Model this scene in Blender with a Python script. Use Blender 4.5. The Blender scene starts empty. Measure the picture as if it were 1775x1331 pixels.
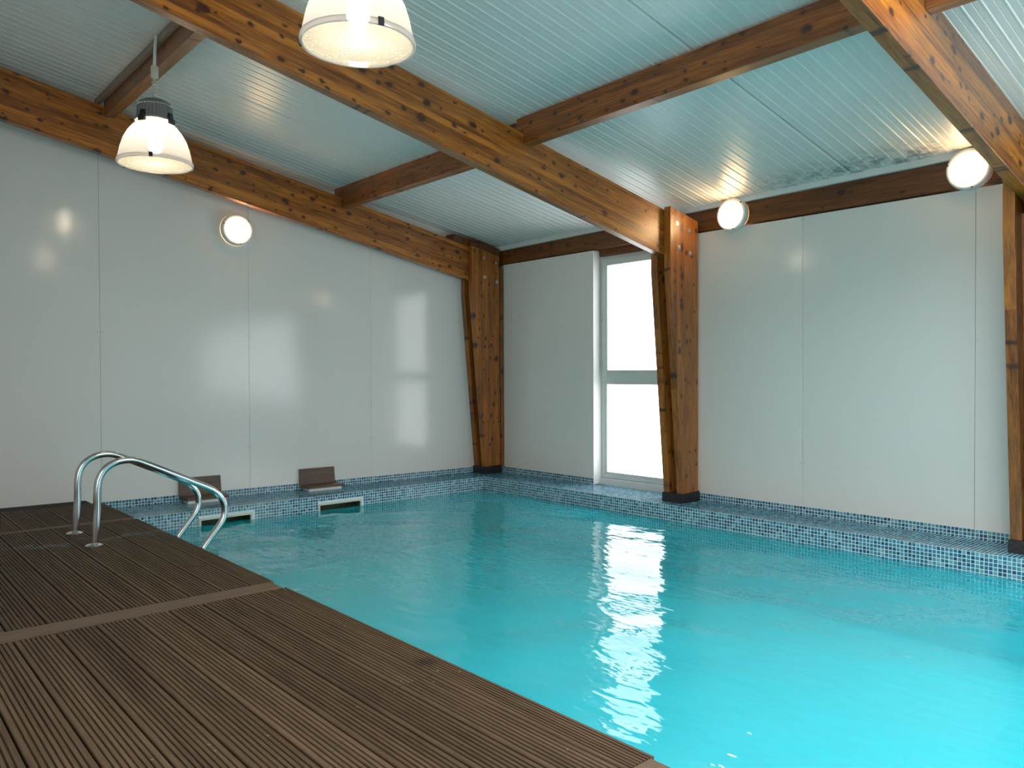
import bpy, math, random
from mathutils import Vector, Matrix, noise as mnoise

random.seed(7)
sc = bpy.context.scene
col = sc.collection

# ------------------------------------------------------------------ camera, world, exposure
F_PX, CW, CH = 1346.8, 1775, 1331
YAW, PITCH, ROLL = (math.radians(a) for a in (48.547, -0.8096, -0.2157))
fwd = Vector((-math.sin(YAW) * math.cos(PITCH), math.cos(YAW) * math.cos(PITCH), math.sin(PITCH)))
rgt = Vector((math.cos(YAW), math.sin(YAW), 0.0))
upv = rgt.cross(fwd)
r2 = math.cos(ROLL) * rgt + math.sin(ROLL) * upv
u2 = -math.sin(ROLL) * rgt + math.cos(ROLL) * upv
cam_d = bpy.data.cameras.new('camera')
cam_d.sensor_fit = 'HORIZONTAL'
cam_d.sensor_width = 36.0
cam_d.lens = 36.0 * F_PX / CW
cam_d.clip_start = 0.02
cam = bpy.data.objects.new('camera', cam_d)
cam.matrix_world = Matrix(((r2.x, u2.x, -fwd.x, 7.018), (r2.y, u2.y, -fwd.y, 0.0), (r2.z, u2.z, -fwd.z, 1.05), (0, 0, 0, 1)))
col.objects.link(cam)
sc.camera = cam

world = bpy.data.worlds.new('world')
sc.world = world
world.use_nodes = True
world.node_tree.nodes['Background'].inputs[0].default_value = (0.75, 0.82, 0.9, 1)
world.node_tree.nodes['Background'].inputs[1].default_value = 1.0

sc.view_settings.view_transform = 'Standard'
sc.view_settings.look = 'None'
sc.view_settings.gamma = 1.0
sc.view_settings.use_curve_mapping = False
sc.view_settings.exposure = 0.58
sc.cycles.use_denoising = True
sc.cycles.max_bounces = 10
sc.cycles.diffuse_bounces = 6
sc.cycles.transparent_max_bounces = 16
sc.cycles.sample_clamp_indirect = 6.0

PANE = 2.6          # daylight behind the frosted panes
FILL_SIDE = 2.2     # unseen glazing added behind the camera as fill light
FILL_ROOF = 8.0     # unseen rooflight added to brighten the right end of the pool
LAMP_WALL = 30.0
LAMP_BULB = 38.0

# ------------------------------------------------------------------ node helpers
def new_mat(name):
    m = bpy.data.materials.new(name)
    m.use_nodes = True
    nt = m.node_tree
    b = nt.nodes['Principled BSDF']
    return m, nt, b

def nd(nt, typ, ins=None, **props):
    n = nt.nodes.new(typ)
    for k, v in props.items():
        setattr(n, k, v)
    if ins:
        for k, v in ins.items():
            sock = n.inputs[k]
            if hasattr(v, 'is_linked') or isinstance(v, bpy.types.NodeSocket):
                nt.links.new(v, sock)
            else:
                sock.default_value = v
    return n

def math_n(nt, op, a, b=None, c=None, clamp=False):
    n = nt.nodes.new('ShaderNodeMath')
    n.operation = op
    n.use_clamp = clamp
    for i, v in enumerate((a, b, c)):
        if v is None:
            continue
        if isinstance(v, bpy.types.NodeSocket):
            nt.links.new(v, n.inputs[i])
        else:
            n.inputs[i].default_value = v
    return n.outputs[0]

def mix_c(nt, fac, a, b, blend='MIX'):
    n = nt.nodes.new('ShaderNodeMix')
    n.data_type = 'RGBA'
    n.blend_type = blend
    for idx, v in ((0, fac), (6, a), (7, b)):
        if isinstance(v, bpy.types.NodeSocket):
            nt.links.new(v, n.inputs[idx])
        else:
            n.inputs[idx].default_value = v
    return n.outputs[2]

def ramp(nt, fac, stops, interp='LINEAR'):
    n = nt.nodes.new('ShaderNodeValToRGB')
    cr = n.color_ramp
    cr.interpolation = interp
    while len(cr.elements) < len(stops):
        cr.elements.new(0.5)
    for e, (p, c) in zip(cr.elements, stops):
        e.position = p
        e.color = c if len(c) == 4 else (*c, 1)
    nt.links.new(fac, n.inputs[0])
    return n.outputs[0]

def smooth(nt, v, lo, hi):
    n = nt.nodes.new('ShaderNodeMapRange')
    n.interpolation_type = 'SMOOTHSTEP'
    nt.links.new(v, n.inputs[0])
    n.inputs[1].default_value = lo
    n.inputs[2].default_value = hi
    return n.outputs[0]

def mapped(nt, vec, scale=(1, 1, 1), rot=(0, 0, 0), loc=(0, 0, 0)):
    n = nt.nodes.new('ShaderNodeMapping')
    nt.links.new(vec, n.inputs[0])
    n.inputs['Scale'].default_value = scale
    n.inputs['Rotation'].default_value = rot
    n.inputs['Location'].default_value = loc
    return n.outputs[0]

def bump(nt, b, height, strength=0.2, dist=0.01):
    n = nt.nodes.new('ShaderNodeBump')
    n.inputs['Strength'].default_value = strength
    n.inputs['Distance'].default_value = dist
    nt.links.new(height, n.inputs['Height'])
    nt.links.new(n.outputs[0], b.inputs['Normal'])

# ------------------------------------------------------------------ materials
def wood(name, axis, slope=0.0, lam='Z', lam_w=0.042, light=(0.54, 0.185, 0.020), dark=(0.13, 0.031, 0.004), rough=0.36, knots=True, lam_amt=0.55, ext='X'):
    m, nt, b = new_mat(name)
    tc = nd(nt, 'ShaderNodeTexCoord')
    oi = nd(nt, 'ShaderNodeObjectInfo')
    vec = mapped(nt, tc.outputs['Object'], rot=(slope, 0, 0))
    off = math_n(nt, 'MULTIPLY', oi.outputs['Random'], 37.0)
    comb = nd(nt, 'ShaderNodeCombineXYZ', {0: off, 1: off, 2: 0.0})
    add = nd(nt, 'ShaderNodeVectorMath', {0: vec, 1: comb.outputs[0]}, operation='ADD')
    v = add.outputs[0]
    sep = nd(nt, 'ShaderNodeSeparateXYZ', {0: vec})
    li = math_n(nt, 'FLOOR', math_n(nt, 'DIVIDE', sep.outputs[lam], lam_w))
    wn = nd(nt, 'ShaderNodeTexWhiteNoise', {'W': math_n(nt, 'ADD', li, off)}, noise_dimensions='1D')
    def sc_(a, c):
        s = [c, c, c]
        s['XYZ'.index(axis)] = a
        return tuple(s)
    n1 = nd(nt, 'ShaderNodeTexNoise', {'Vector': mapped(nt, v, sc_(2.0, 24)), 'W': wn.outputs[0], 'Scale': 1.0, 'Detail': 6.0, 'Roughness': 0.62}, noise_dimensions='4D')
    n2 = nd(nt, 'ShaderNodeTexNoise', {'Vector': mapped(nt, v, sc_(5.0, 120)), 'Scale': 1.0, 'Detail': 3.0})
    t = math_n(nt, 'ADD', math_n(nt, 'MULTIPLY', n1.outputs[0], 0.85), math_n(nt, 'MULTIPLY', n2.outputs[0], 0.62))
    t = math_n(nt, 'ADD', t, math_n(nt, 'MULTIPLY', math_n(nt, 'SUBTRACT', wn.outputs[0], 0.5), lam_amt * 0.45))
    c = ramp(nt, t, [(0.50, dark), (0.74, tuple((a + q) / 2 for a, q in zip(light, dark))), (0.92, light)])
    if knots:
        # two sizes of knot: dark, ragged, stretched along the grain, running through the thin way of the timber
        oth = [q for q in 'XYZ' if q not in (axis, ext)][0]
        for sc_k, lo, thr, sel in ((7.0, 0.05, 0.13, 0.50), (13.0, 0.05, 0.14, 0.62)):
            dist = nd(nt, 'ShaderNodeTexNoise', {'Vector': v, 'Scale': 38.0, 'Detail': 3.0})
            dc = nd(nt, 'ShaderNodeVectorMath', {0: dist.outputs['Color'], 1: (0.5, 0.5, 0.5)}, operation='SUBTRACT')
            dv = nd(nt, 'ShaderNodeVectorMath', {0: dc.outputs[0], 1: (0.028, 0.028, 0.028)}, operation='MULTIPLY')
            dv2 = nd(nt, 'ShaderNodeVectorMath', {0: v, 1: dv.outputs[0]}, operation='ADD')
            sx = nd(nt, 'ShaderNodeSeparateXYZ', {0: dv2.outputs[0]})
            cx2 = nd(nt, 'ShaderNodeCombineXYZ', {0: math_n(nt, 'MULTIPLY', sx.outputs[axis], 0.62), 1: sx.outputs[oth], 2: 0.0})
            vo = nd(nt, 'ShaderNodeTexVoronoi', {'Vector': cx2.outputs[0], 'Scale': sc_k}, voronoi_dimensions='2D')
            sel_n = nd(nt, 'ShaderNodeSeparateColor', {0: vo.outputs['Color']})
            size = math_n(nt, 'ADD', lo, math_n(nt, 'MULTIPLY', sel_n.outputs[1], thr))
            rel = math_n(nt, 'DIVIDE', vo.outputs['Distance'], size)
            on = math_n(nt, 'GREATER_THAN', sel_n.outputs[0], sel)
            halo = math_n(nt, 'MULTIPLY', math_n(nt, 'SUBTRACT', 1.0, smooth(nt, rel, 0.7, 1.9)), on)
            c = mix_c(nt, math_n(nt, 'MULTIPLY', halo, 0.4), c, (dark[0] * .8, dark[1] * .7, dark[2] * .7, 1))
            k = math_n(nt, 'MULTIPLY', math_n(nt, 'SUBTRACT', 1.0, smooth(nt, rel, 0.6, 1.1)), on)
            c = mix_c(nt, math_n(nt, 'MULTIPLY', k, 0.9), c, (0.035, 0.010, 0.007, 1))
    nt.links.new(c, b.inputs['Base Color'])
    b.inputs['Roughness'].default_value = rough
    b.inputs['Coat Weight'].default_value = 0.3
    b.inputs['Coat Roughness'].default_value = 0.36
    bump(nt, b, n2.outputs[0], 0.12, 0.004)
    return m

SLOPE = math.atan(0.20)
M_RAFTER = wood('glulam_rafter', 'Y', slope=SLOPE, lam='Z')
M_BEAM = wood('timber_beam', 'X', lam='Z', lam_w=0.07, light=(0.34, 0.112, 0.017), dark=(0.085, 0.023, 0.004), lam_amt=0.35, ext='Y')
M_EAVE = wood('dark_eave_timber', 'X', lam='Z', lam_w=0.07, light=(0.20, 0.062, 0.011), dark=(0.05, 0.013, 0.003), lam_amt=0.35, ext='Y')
M_COLUMN = wood('timber_column', 'Z', lam='Y', lam_w=0.05, light=(0.45, 0.148, 0.018), dark=(0.11, 0.027, 0.004), lam_amt=0.5)

def plank_mat(name, axis, light, dark):
    m, nt, b = new_mat(name)
    tc = nd(nt, 'ShaderNodeTexCoord')
    oi = nd(nt, 'ShaderNodeObjectInfo')
    geo = nd(nt, 'ShaderNodeNewGeometry')
    off = math_n(nt, 'MULTIPLY', oi.outputs['Random'], 53.0)
    comb = nd(nt, 'ShaderNodeCombineXYZ', {0: off, 1: off, 2: off})
    v = nd(nt, 'ShaderNodeVectorMath', {0: tc.outputs['Object'], 1: comb.outputs[0]}, operation='ADD').outputs[0]
    s1 = (1.3, 26, 26) if axis == 'X' else (26, 1.3, 26)
    s2 = (8, 190, 190) if axis == 'X' else (190, 8, 190)
    n1 = nd(nt, 'ShaderNodeTexNoise', {'Vector': mapped(nt, v, s1), 'Scale': 1.0, 'Detail': 5.0, 'Roughness': 0.6})
    n2 = nd(nt, 'ShaderNodeTexNoise', {'Vector': mapped(nt, v, s2), 'Scale': 1.0, 'Detail': 3.0})
    t = math_n(nt, 'ADD', math_n(nt, 'MULTIPLY', n1.outputs[0], 0.6), math_n(nt, 'MULTIPLY', n2.outputs[0], 0.4))
    t = math_n(nt, 'ADD', t, math_n(nt, 'MULTIPLY', math_n(nt, 'SUBTRACT', oi.outputs['Random'], 0.5), 0.12))
    c = ramp(nt, t, [(0.32, dark), (0.70, light)])
    pos = geo.outputs['Position']
    sp = nd(nt, 'ShaderNodeSeparateXYZ', {0: pos})
    # worn grey film where bathers step out by the ladder, small dark blots elsewhere
    wob = nd(nt, 'ShaderNodeTexNoise', {'Vector': pos, 'Scale': 7.0, 'Detail': 3.0})
    wobv = math_n(nt, 'MULTIPLY', math_n(nt, 'SUBTRACT', wob.outputs[0], 0.5), 0.6)
    gx = math_n(nt, 'ABSOLUTE', math_n(nt, 'SUBTRACT', math_n(nt, 'ADD', sp.outputs[0], wobv), 1.56))
    band = math_n(nt, 'SUBTRACT', 1.0, smooth(nt, gx, 0.03, 0.11))
    pat = nd(nt, 'ShaderNodeTexNoise', {'Vector': pos, 'Scale': 5.5, 'Detail': 1.0})
    band = math_n(nt, 'MULTIPLY', band, smooth(nt, pat.outputs[0], 0.40, 0.52))
    band = math_n(nt, 'MULTIPLY', band, smooth(nt, sp.outputs[1], 0.7, 0.95))
    c = mix_c(nt, math_n(nt, 'MULTIPLY', band, 0.9), c, (0.165, 0.16, 0.165, 1))
    vb = nd(nt, 'ShaderNodeTexVoronoi', {'Vector': pos, 'Scale': 2.1})
    selb = nd(nt, 'ShaderNodeSeparateColor', {0: vb.outputs['Color']})
    blot = math_n(nt, 'MULTIPLY', math_n(nt, 'SUBTRACT', 1.0, smooth(nt, math_n(nt, 'ADD', vb.outputs['Distance'], math_n(nt, 'MULTIPLY', wobv, 0.25)), 0.03, 0.11)), math_n(nt, 'GREATER_THAN', selb.outputs[0], 0.55))
    c = mix_c(nt, math_n(nt, 'MULTIPLY', blot, 0.7), c, (0.018, 0.016, 0.016, 1))
    nt.links.new(c, b.inputs['Base Color'])
    b.inputs['Roughness'].default_value = 0.62
    b.inputs['Specular IOR Level'].default_value = 0.3
    bump(nt, b, n2.outputs[0], 0.25, 0.003)
    return m

M_PLANK = plank_mat('deck_timber', 'X', (0.150, 0.092, 0.052), (0.052, 0.029, 0.016))
M_CROSS = plank_mat('deck_cross_timber', 'Y', (0.185, 0.118, 0.076), (0.105, 0.066, 0.042))

def plain(name, colr, rough=0.5, metal=0.0, spec=0.5, noise_amt=0.0, noise_scale=20.0):
    m, nt, b = new_mat(name)
    b.inputs['Base Color'].default_value = (*colr, 1)
    b.inputs['Roughness'].default_value = rough
    b.inputs['Metallic'].default_value = metal
    b.inputs['Specular IOR Level'].default_value = spec
    if noise_amt:
        tc = nd(nt, 'ShaderNodeTexCoord')
        n = nd(nt, 'ShaderNodeTexNoise', {'Vector': tc.outputs['Object'], 'Scale': noise_scale, 'Detail': 4.0})
        lo = tuple(c * (1 - noise_amt) for c in colr)
        hi = tuple(min(1, c * (1 + noise_amt)) for c in colr)
        nt.links.new(ramp(nt, n.outputs[0], [(0.3, lo), (0.7, hi)]), b.inputs['Base Color'])
        bump(nt, b, n.outputs[0], 0.15, 0.004)
    return m

def wall_mat():
    m, nt, b = new_mat('white_laminate_panel')
    tc = nd(nt, 'ShaderNodeTexCoord')
    oi = nd(nt, 'ShaderNodeObjectInfo')
    n = nd(nt, 'ShaderNodeTexNoise', {'Vector': mapped(nt, tc.outputs['Object'], (60, 60, 420)), 'Scale': 1.0, 'Detail': 2.0})
    n2 = nd(nt, 'ShaderNodeTexNoise', {'Vector': tc.outputs['Object'], 'Scale': 0.9, 'Detail': 2.0})
    c = ramp(nt, math_n(nt, 'ADD', math_n(nt, 'MULTIPLY', n.outputs[0], 0.25), math_n(nt, 'MULTIPLY', oi.outputs['Random'], 0.12)), [(0.0, (0.70, 0.685, 0.655)), (0.4, (0.78, 0.765, 0.735))])
    nt.links.new(c, b.inputs['Base Color'])
    b.inputs['Roughness'].default_value = 0.11
    b.inputs['Specular IOR Level'].default_value = 0.5
    h = math_n(nt, 'ADD', math_n(nt, 'MULTIPLY', n.outputs[0], 0.06), n2.outputs[0])
    bump(nt, b, h, 0.10, 0.012)
    return m
M_WALL = wall_mat()

def ceil_mat():
    m, nt, b = new_mat('white_sheet_metal')
    geo = nd(nt, 'ShaderNodeNewGeometry')
    sp = nd(nt, 'ShaderNodeSeparateXYZ', {0: geo.outputs['Position']})
    n = nd(nt, 'ShaderNodeTexNoise', {'Vector': geo.outputs['Position'], 'Scale': 11.0, 'Detail': 5.0, 'Roughness': 0.7})
    eave = smooth(nt, sp.outputs[1], 5.55, 5.95)
    side = smooth(nt, sp.outputs[0], 2.9, 4.4)
    mould = math_n(nt, 'MULTIPLY', math_n(nt, 'MULTIPLY', eave, side), smooth(nt, n.outputs[0], 0.44, 0.62))
    c = mix_c(nt, math_n(nt, 'MULTIPLY', mould, 0.72), (0.70, 0.70, 0.68, 1), (0.10, 0.12, 0.125, 1))
    # specks of mould on the ribs
    n2 = nd(nt, 'ShaderNodeTexNoise', {'Vector': geo.outputs['Position'], 'Scale': 90.0, 'Detail': 2.0})
    n3 = nd(nt, 'ShaderNodeTexNoise', {'Vector': geo.outputs['Position'], 'Scale': 3.0, 'Detail': 2.0})
    speck = math_n(nt, 'MULTIPLY', smooth(nt, n2.outputs[0], 0.66, 0.72), smooth(nt, n3.outputs[0], 0.48, 0.62))
    speck = math_n(nt, 'MULTIPLY', speck, smooth(nt, sp.outputs[0], 2.8, 5.6))
    c = mix_c(nt, math_n(nt, 'MULTIPLY', speck, 0.7), c, (0.12, 0.13, 0.13, 1))
    nt.links.new(c, b.inputs['Base Color'])
    b.inputs['Roughness'].default_value = 0.33
    return m
M_CEIL = ceil_mat()

def mosaic_mat():
    m, nt, b = new_mat('blue_glass_mosaic')
    geo = nd(nt, 'ShaderNodeNewGeometry')
    c = ramp(nt, geo.outputs['Random Per Island'], [(0.0, (0.008, 0.085, 0.20)), (0.2, (0.014, 0.15, 0.28)), (0.45, (0.025, 0.21, 0.34)), (0.68, (0.045, 0.28, 0.40)), (0.86, (0.12, 0.38, 0.48)), (0.95, (0.02, 0.06, 0.15))], 'CONSTANT')
    nt.links.new(c, b.inputs['Base Color'])
    b.inputs['Roughness'].default_value = 0.10
    return m
M_MOSAIC = mosaic_mat()
M_GROUT = plain('pale_grout', (0.68, 0.80, 0.84), 0.7, noise_amt=0.06, noise_scale=30)

def basin_mat():
    m, nt, b = new_mat('pool_lining')
    geo = nd(nt, 'ShaderNodeNewGeometry')
    n = nd(nt, 'ShaderNodeTexNoise', {'Vector': geo.outputs['Position'], 'Scale': 1.5, 'Detail': 2.0})
    c = ramp(nt, n.outputs[0], [(0.3, (0.74, 0.86, 0.88)), (0.7, (0.80, 0.90, 0.92))])
    nt.links.new(c, b.inputs['Base Color'])
    b.inputs['Roughness'].default_value = 0.8
    b.inputs['Specular IOR Level'].default_value = 0.0
    return m
M_BASIN = basin_mat()
def basin_tile_mat():
    m, nt, b = new_mat('submerged_mosaic')
    geo = nd(nt, 'ShaderNodeNewGeometry')
    n = nd(nt, 'ShaderNodeTexNoise', {'Vector': geo.outputs['Position'], 'Scale': 40.0, 'Detail': 2.0})
    c = ramp(nt, n.outputs[0], [(0.3, (0.20, 0.50, 0.60)), (0.7, (0.28, 0.58, 0.67))])
    nt.links.new(c, b.inputs['Base Color'])
    b.inputs['Roughness'].default_value = 0.62
    b.inputs['Specular IOR Level'].default_value = 0.3
    bump(nt, b, n2.outputs[0], 0.25, 0.003)
    return m

M_PLANK = plank_mat('deck_timber', 'X', (0.150, 0.092, 0.052), (0.052, 0.029, 0.016))
M_CROSS = plank_mat('deck_cross_timber', 'Y', (0.185, 0.118, 0.076), (0.105, 0.066, 0.042))

def plain(name, colr, rough=0.5, metal=0.0, spec=0.5, noise_amt=0.0, noise_scale=20.0):
    m, nt, b = new_mat(name)
    b.inputs['Base Color'].default_value = (*colr, 1)
    b.inputs['Roughness'].default_value = rough
    b.inputs['Metallic'].default_value = metal
    b.inputs['Specular IOR Level'].default_value = spec
    if noise_amt:
        tc = nd(nt, 'ShaderNodeTexCoord')
        n = nd(nt, 'ShaderNodeTexNoise', {'Vector': tc.outputs['Object'], 'Scale': noise_scale, 'Detail': 4.0})
        lo = tuple(c * (1 - noise_amt) for c in colr)
        hi = tuple(min(1, c * (1 + noise_amt)) for c in colr)
        nt.links.new(ramp(nt, n.outputs[0], [(0.3, lo), (0.7, hi)]), b.inputs['Base Color'])
        bump(nt, b, n.outputs[0], 0.15, 0.004)
    return m

def wall_mat():
    m, nt, b = new_mat('white_laminate_panel')
    tc = nd(nt, 'ShaderNodeTexCoord')
    oi = nd(nt, 'ShaderNodeObjectInfo')
    n = nd(nt, 'ShaderNodeTexNoise', {'Vector': mapped(nt, tc.outputs['Object'], (60, 60, 420)), 'Scale': 1.0, 'Detail': 2.0})
    n2 = nd(nt, 'ShaderNodeTexNoise', {'Vector': tc.outputs['Object'], 'Scale': 0.9, 'Detail': 2.0})
    c = ramp(nt, math_n(nt, 'ADD', math_n(nt, 'MULTIPLY', n.outputs[0], 0.25), math_n(nt, 'MULTIPLY', oi.outputs['Random'], 0.12)), [(0.0, (0.70, 0.685, 0.655)), (0.4, (0.78, 0.765, 0.735))])
    nt.links.new(c, b.inputs['Base Color'])
    b.inputs['Roughness'].default_value = 0.11
    b.inputs['Specular IOR Level'].default_value = 0.5
    h = math_n(nt, 'ADD', math_n(nt, 'MULTIPLY', n.outputs[0], 0.06), n2.outputs[0])
    bump(nt, b, h, 0.10, 0.012)
    return m
M_WALL = wall_mat()

def ceil_mat():
    m, nt, b = new_mat('white_sheet_metal')
    geo = nd(nt, 'ShaderNodeNewGeometry')
    sp = nd(nt, 'ShaderNodeSeparateXYZ', {0: geo.outputs['Position']})
    n = nd(nt, 'ShaderNodeTexNoise', {'Vector': geo.outputs['Position'], 'Scale': 11.0, 'Detail': 5.0, 'Roughness': 0.7})
    eave = smooth(nt, sp.outputs[1], 5.55, 5.95)
    side = smooth(nt, sp.outputs[0], 2.9, 4.4)
    mould = math_n(nt, 'MULTIPLY', math_n(nt, 'MULTIPLY', eave, side), smooth(nt, n.outputs[0], 0.44, 0.62))
    c = mix_c(nt, math_n(nt, 'MULTIPLY', mould, 0.72), (0.70, 0.70, 0.68, 1), (0.10, 0.12, 0.125, 1))
    # specks of mould on the ribs
    n2 = nd(nt, 'ShaderNodeTexNoise', {'Vector': geo.outputs['Position'], 'Scale': 90.0, 'Detail': 2.0})
    n3 = nd(nt, 'ShaderNodeTexNoise', {'Vector': geo.outputs['Position'], 'Scale': 3.0, 'Detail': 2.0})
    speck = math_n(nt, 'MULTIPLY', smooth(nt, n2.outputs[0], 0.66, 0.72), smooth(nt, n3.outputs[0], 0.48, 0.62))
    speck = math_n(nt, 'MULTIPLY', speck, smooth(nt, sp.outputs[0], 2.8, 5.6))
    c = mix_c(nt, math_n(nt, 'MULTIPLY', speck, 0.7), c, (0.12, 0.13, 0.13, 1))
    nt.links.new(c, b.inputs['Base Color'])
    b.inputs['Roughness'].default_value = 0.33
    return m
M_CEIL = ceil_mat()

def mosaic_mat():
    m, nt, b = new_mat('blue_glass_mosaic')
    geo = nd(nt, 'ShaderNodeNewGeometry')
    c = ramp(nt, geo.outputs['Random Per Island'], [(0.0, (0.018, 0.095, 0.18)), (0.2, (0.03, 0.16, 0.25)), (0.45, (0.05, 0.22, 0.31)), (0.68, (0.08, 0.28, 0.37)), (0.86, (0.17, 0.38, 0.45)), (0.95, (0.03, 0.07, 0.14))], 'CONSTANT')
    nt.links.new(c, b.inputs['Base Color'])
    b.inputs['Roughness'].default_value = 0.10
    return m
M_MOSAIC = mosaic_mat()
M_GROUT = plain('pale_grout', (0.68, 0.80, 0.84), 0.7, noise_amt=0.06, noise_scale=30)

def basin_mat():
    m, nt, b = new_mat('pool_lining')
    geo = nd(nt, 'ShaderNodeNewGeometry')
    n = nd(nt, 'ShaderNodeTexNoise', {'Vector': geo.outputs['Position'], 'Scale': 1.5, 'Detail': 2.0})
    c = ramp(nt, n.outputs[0], [(0.3, (0.74, 0.86, 0.88)), (0.7, (0.80, 0.90, 0.92))])
    nt.links.new(c, b.inputs['Base Color'])
    b.inputs['Roughness'].default_value = 0.8
    b.inputs['Specular IOR Level'].default_value = 0.0
    return m
M_BASIN = basin_mat()
def basin_tile_mat():
    m, nt, b = new_mat('submerged_mosaic')
    geo = nd(nt, 'ShaderNodeNewGeometry')
    q = nd(nt, 'ShaderNodeVectorMath', {0: geo.outputs['Position'], 1: (0.0262, 0.0262, 0.0262)}, operation='DIVIDE')
    fl = nd(nt, 'ShaderNodeVectorMath', {0: q.outputs[0]}, operation='FLOOR')
    wn = nd(nt, 'ShaderNodeTexWhiteNoise', {'Vector': fl.outputs[0]}, noise_dimensions='3D')
    c = ramp(nt, wn.outputs[0], [(0.0, (0.06, 0.20, 0.30)), (0.5, (0.11, 0.30, 0.40)), (1.0, (0.20, 0.42, 0.50))])
    nt.links.new(c, b.inputs['Base Color'])
    b.inputs['Roughness'].default_value = 0.6
    b.inputs['Specular IOR Level'].default_value = 0.0
    return m
M_BASIN_TILE = basin_tile_mat()

def water_mat():
    m = bpy.data.materials.new('pool_water')
    m.use_nodes = True
    nt = m.node_tree
    nt.nodes.clear()
    out = nd(nt, 'ShaderNodeOutputMaterial')
    geo = nd(nt, 'ShaderNodeNewGeometry')
    n = nd(nt, 'ShaderNodeTexNoise', {'Vector': mapped(nt, geo.outputs['Position'], (0.55, 1.3, 1.0), (0, 0, math.radians(-48))), 'Scale': 11.0, 'Detail': 2.0, 'Roughness': 0.45})
    bp = nd(nt, 'ShaderNodeBump', {'Strength': 0.28, 'Distance': 0.02, 'Height': n.outputs[0]})
    fr = nd(nt, 'ShaderNodeFresnel', {'IOR': 1.33, 'Normal': bp.outputs[0]})
    tr = nd(nt, 'ShaderNodeBsdfTransparent', {'Color': (0.47, 0.95, 0.985, 1)})
    gl = nd(nt, 'ShaderNodeBsdfGlossy', {'Color': (1, 1, 1, 1), 'Roughness': 0.015, 'Normal': bp.outputs[0]})
    # milky diffuse share brightens the water, standing in for light scattered inside it
    df = nd(nt, 'ShaderNodeBsdfDiffuse', {'Color': (0.03, 0.76, 0.91, 1)})
    body = nd(nt, 'ShaderNodeMixShader', {0: 0.45, 1: tr.outputs[0], 2: df.outputs[0]})
    mx = nd(nt, 'ShaderNodeMixShader', {0: fr.outputs[0], 1: body.outputs[0], 2: gl.outputs[0]})
    nt.links.new(mx.outputs[0], out.inputs[0])
    return m
M_WATER = water_mat()

def emit(name, colr, strength, gloss=False):
    m, nt, b = new_mat(name)
    b.inputs['Base Color'].default_value = (0.8, 0.8, 0.8, 1)
    b.inputs['Roughness'].default_value = 0.3
    b.inputs['Emission Color'].default_value = (*colr, 1)
    b.inputs['Emission Strength'].default_value = strength
    return m
M_PANE = emit('frosted_pane', (0.97, 0.985, 1.0), PANE)
M_FILL_SIDE = emit('added_side_pane', (1.0, 0.94, 0.85), FILL_SIDE)
M_FILL_ROOF = emit('added_roof_pane', (0.92, 0.97, 1.0), FILL_ROOF)
def lamp_glass():
    m, nt, b = new_mat('lit_opal_glass')
    tc = nd(nt, 'ShaderNodeTexCoord')
    ln = nd(nt, 'ShaderNodeVectorMath', {0: tc.outputs['Object']}, operation='LENGTH')
    # the bulb sits low in the body: brightest there, creamier towards the rim
    off = nd(nt, 'ShaderNodeVectorMath', {0: tc.outputs['Object'], 1: (0, 0, 0.03)}, operation='ADD')
    ln = nd(nt, 'ShaderNodeVectorMath', {0: off.outputs[0]}, operation='LENGTH')
    f = smooth(nt, ln.outputs['Value'], 0.085, 0.175)
    nt.links.new(ramp(nt, f, [(0.0, (1.0, 0.66, 0.34)), (1.0, (1.0, 0.55, 0.22))]), b.inputs['Emission Color'])
    nt.links.new(math_n(nt, 'SUBTRACT', LAMP_WALL, math_n(nt, 'MULTIPLY', f, LAMP_WALL - 2.2)), b.inputs['Emission Strength'])
    b.inputs['Base Color'].default_value = (0.85, 0.82, 0.75, 1)
    b.inputs['Roughness'].default_value = 0.3
    return m
M_LAMPGLASS = lamp_glass()
M_BULB = emit('lit_bulb', (1.0, 0.80, 0.56), LAMP_BULB)
M_WHITE = plain('white_plastic', (0.75, 0.76, 0.74), 0.4)
M_FRAME = plain('white_window_frame', (0.60, 0.66, 0.64), 0.35)
M_TRIM = plain('white_trim', (0.68, 0.70, 0.69), 0.4)
M_TRIMWOOD = plain('weathered_trim', (0.30, 0.24, 0.19), 0.6, noise_amt=0.15)
M_CREAM = plain('cream_plastic', (0.62, 0.58, 0.48), 0.45)
M_GREYMETAL = plain('grey_housing', (0.20, 0.20, 0.205), 0.45, metal=0.3)
M_BLACK = plain('black_plastic', (0.012, 0.012, 0.012), 0.4)
M_STEEL = plain('stainless_steel', (0.68, 0.68, 0.67), 0.16, metal=1.0)
M_BOLT = plain('zinc_bolt', (0.62, 0.63, 0.65), 0.3, metal=1.0)
M_SCREW = plain('dull_screw', (0.22, 0.19, 0.16), 0.5, metal=0.7)
M_BITUMEN = plain('black_bitumen', (0.018, 0.016, 0.018), 0.55, noise_amt=0.6, noise_scale=45)
M_LAMWOOD = wood('laminate_wood', 'Y', lam='Z', lam_w=0.03, light=(0.150, 0.078, 0.046), dark=(0.060, 0.030, 0.018), rough=0.4, knots=False, lam_amt=0.3)
M_SKIMFRAME = plain('ivory_plastic', (0.66, 0.65, 0.56), 0.4)
M_SKIMIN = plain('skimmer_throat', (0.085, 0.130, 0.080), 0.5, noise_amt=0.3, noise_scale=12)
M_DARK = plain('dark_void', (0.02, 0.02, 0.02), 0.9)
M_PLASTER = plain('white_plaster', (0.66, 0.68, 0.67), 0.7)
M_SUB = plain('dark_subfloor', (0.02, 0.017, 0.014), 0.9)

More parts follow.
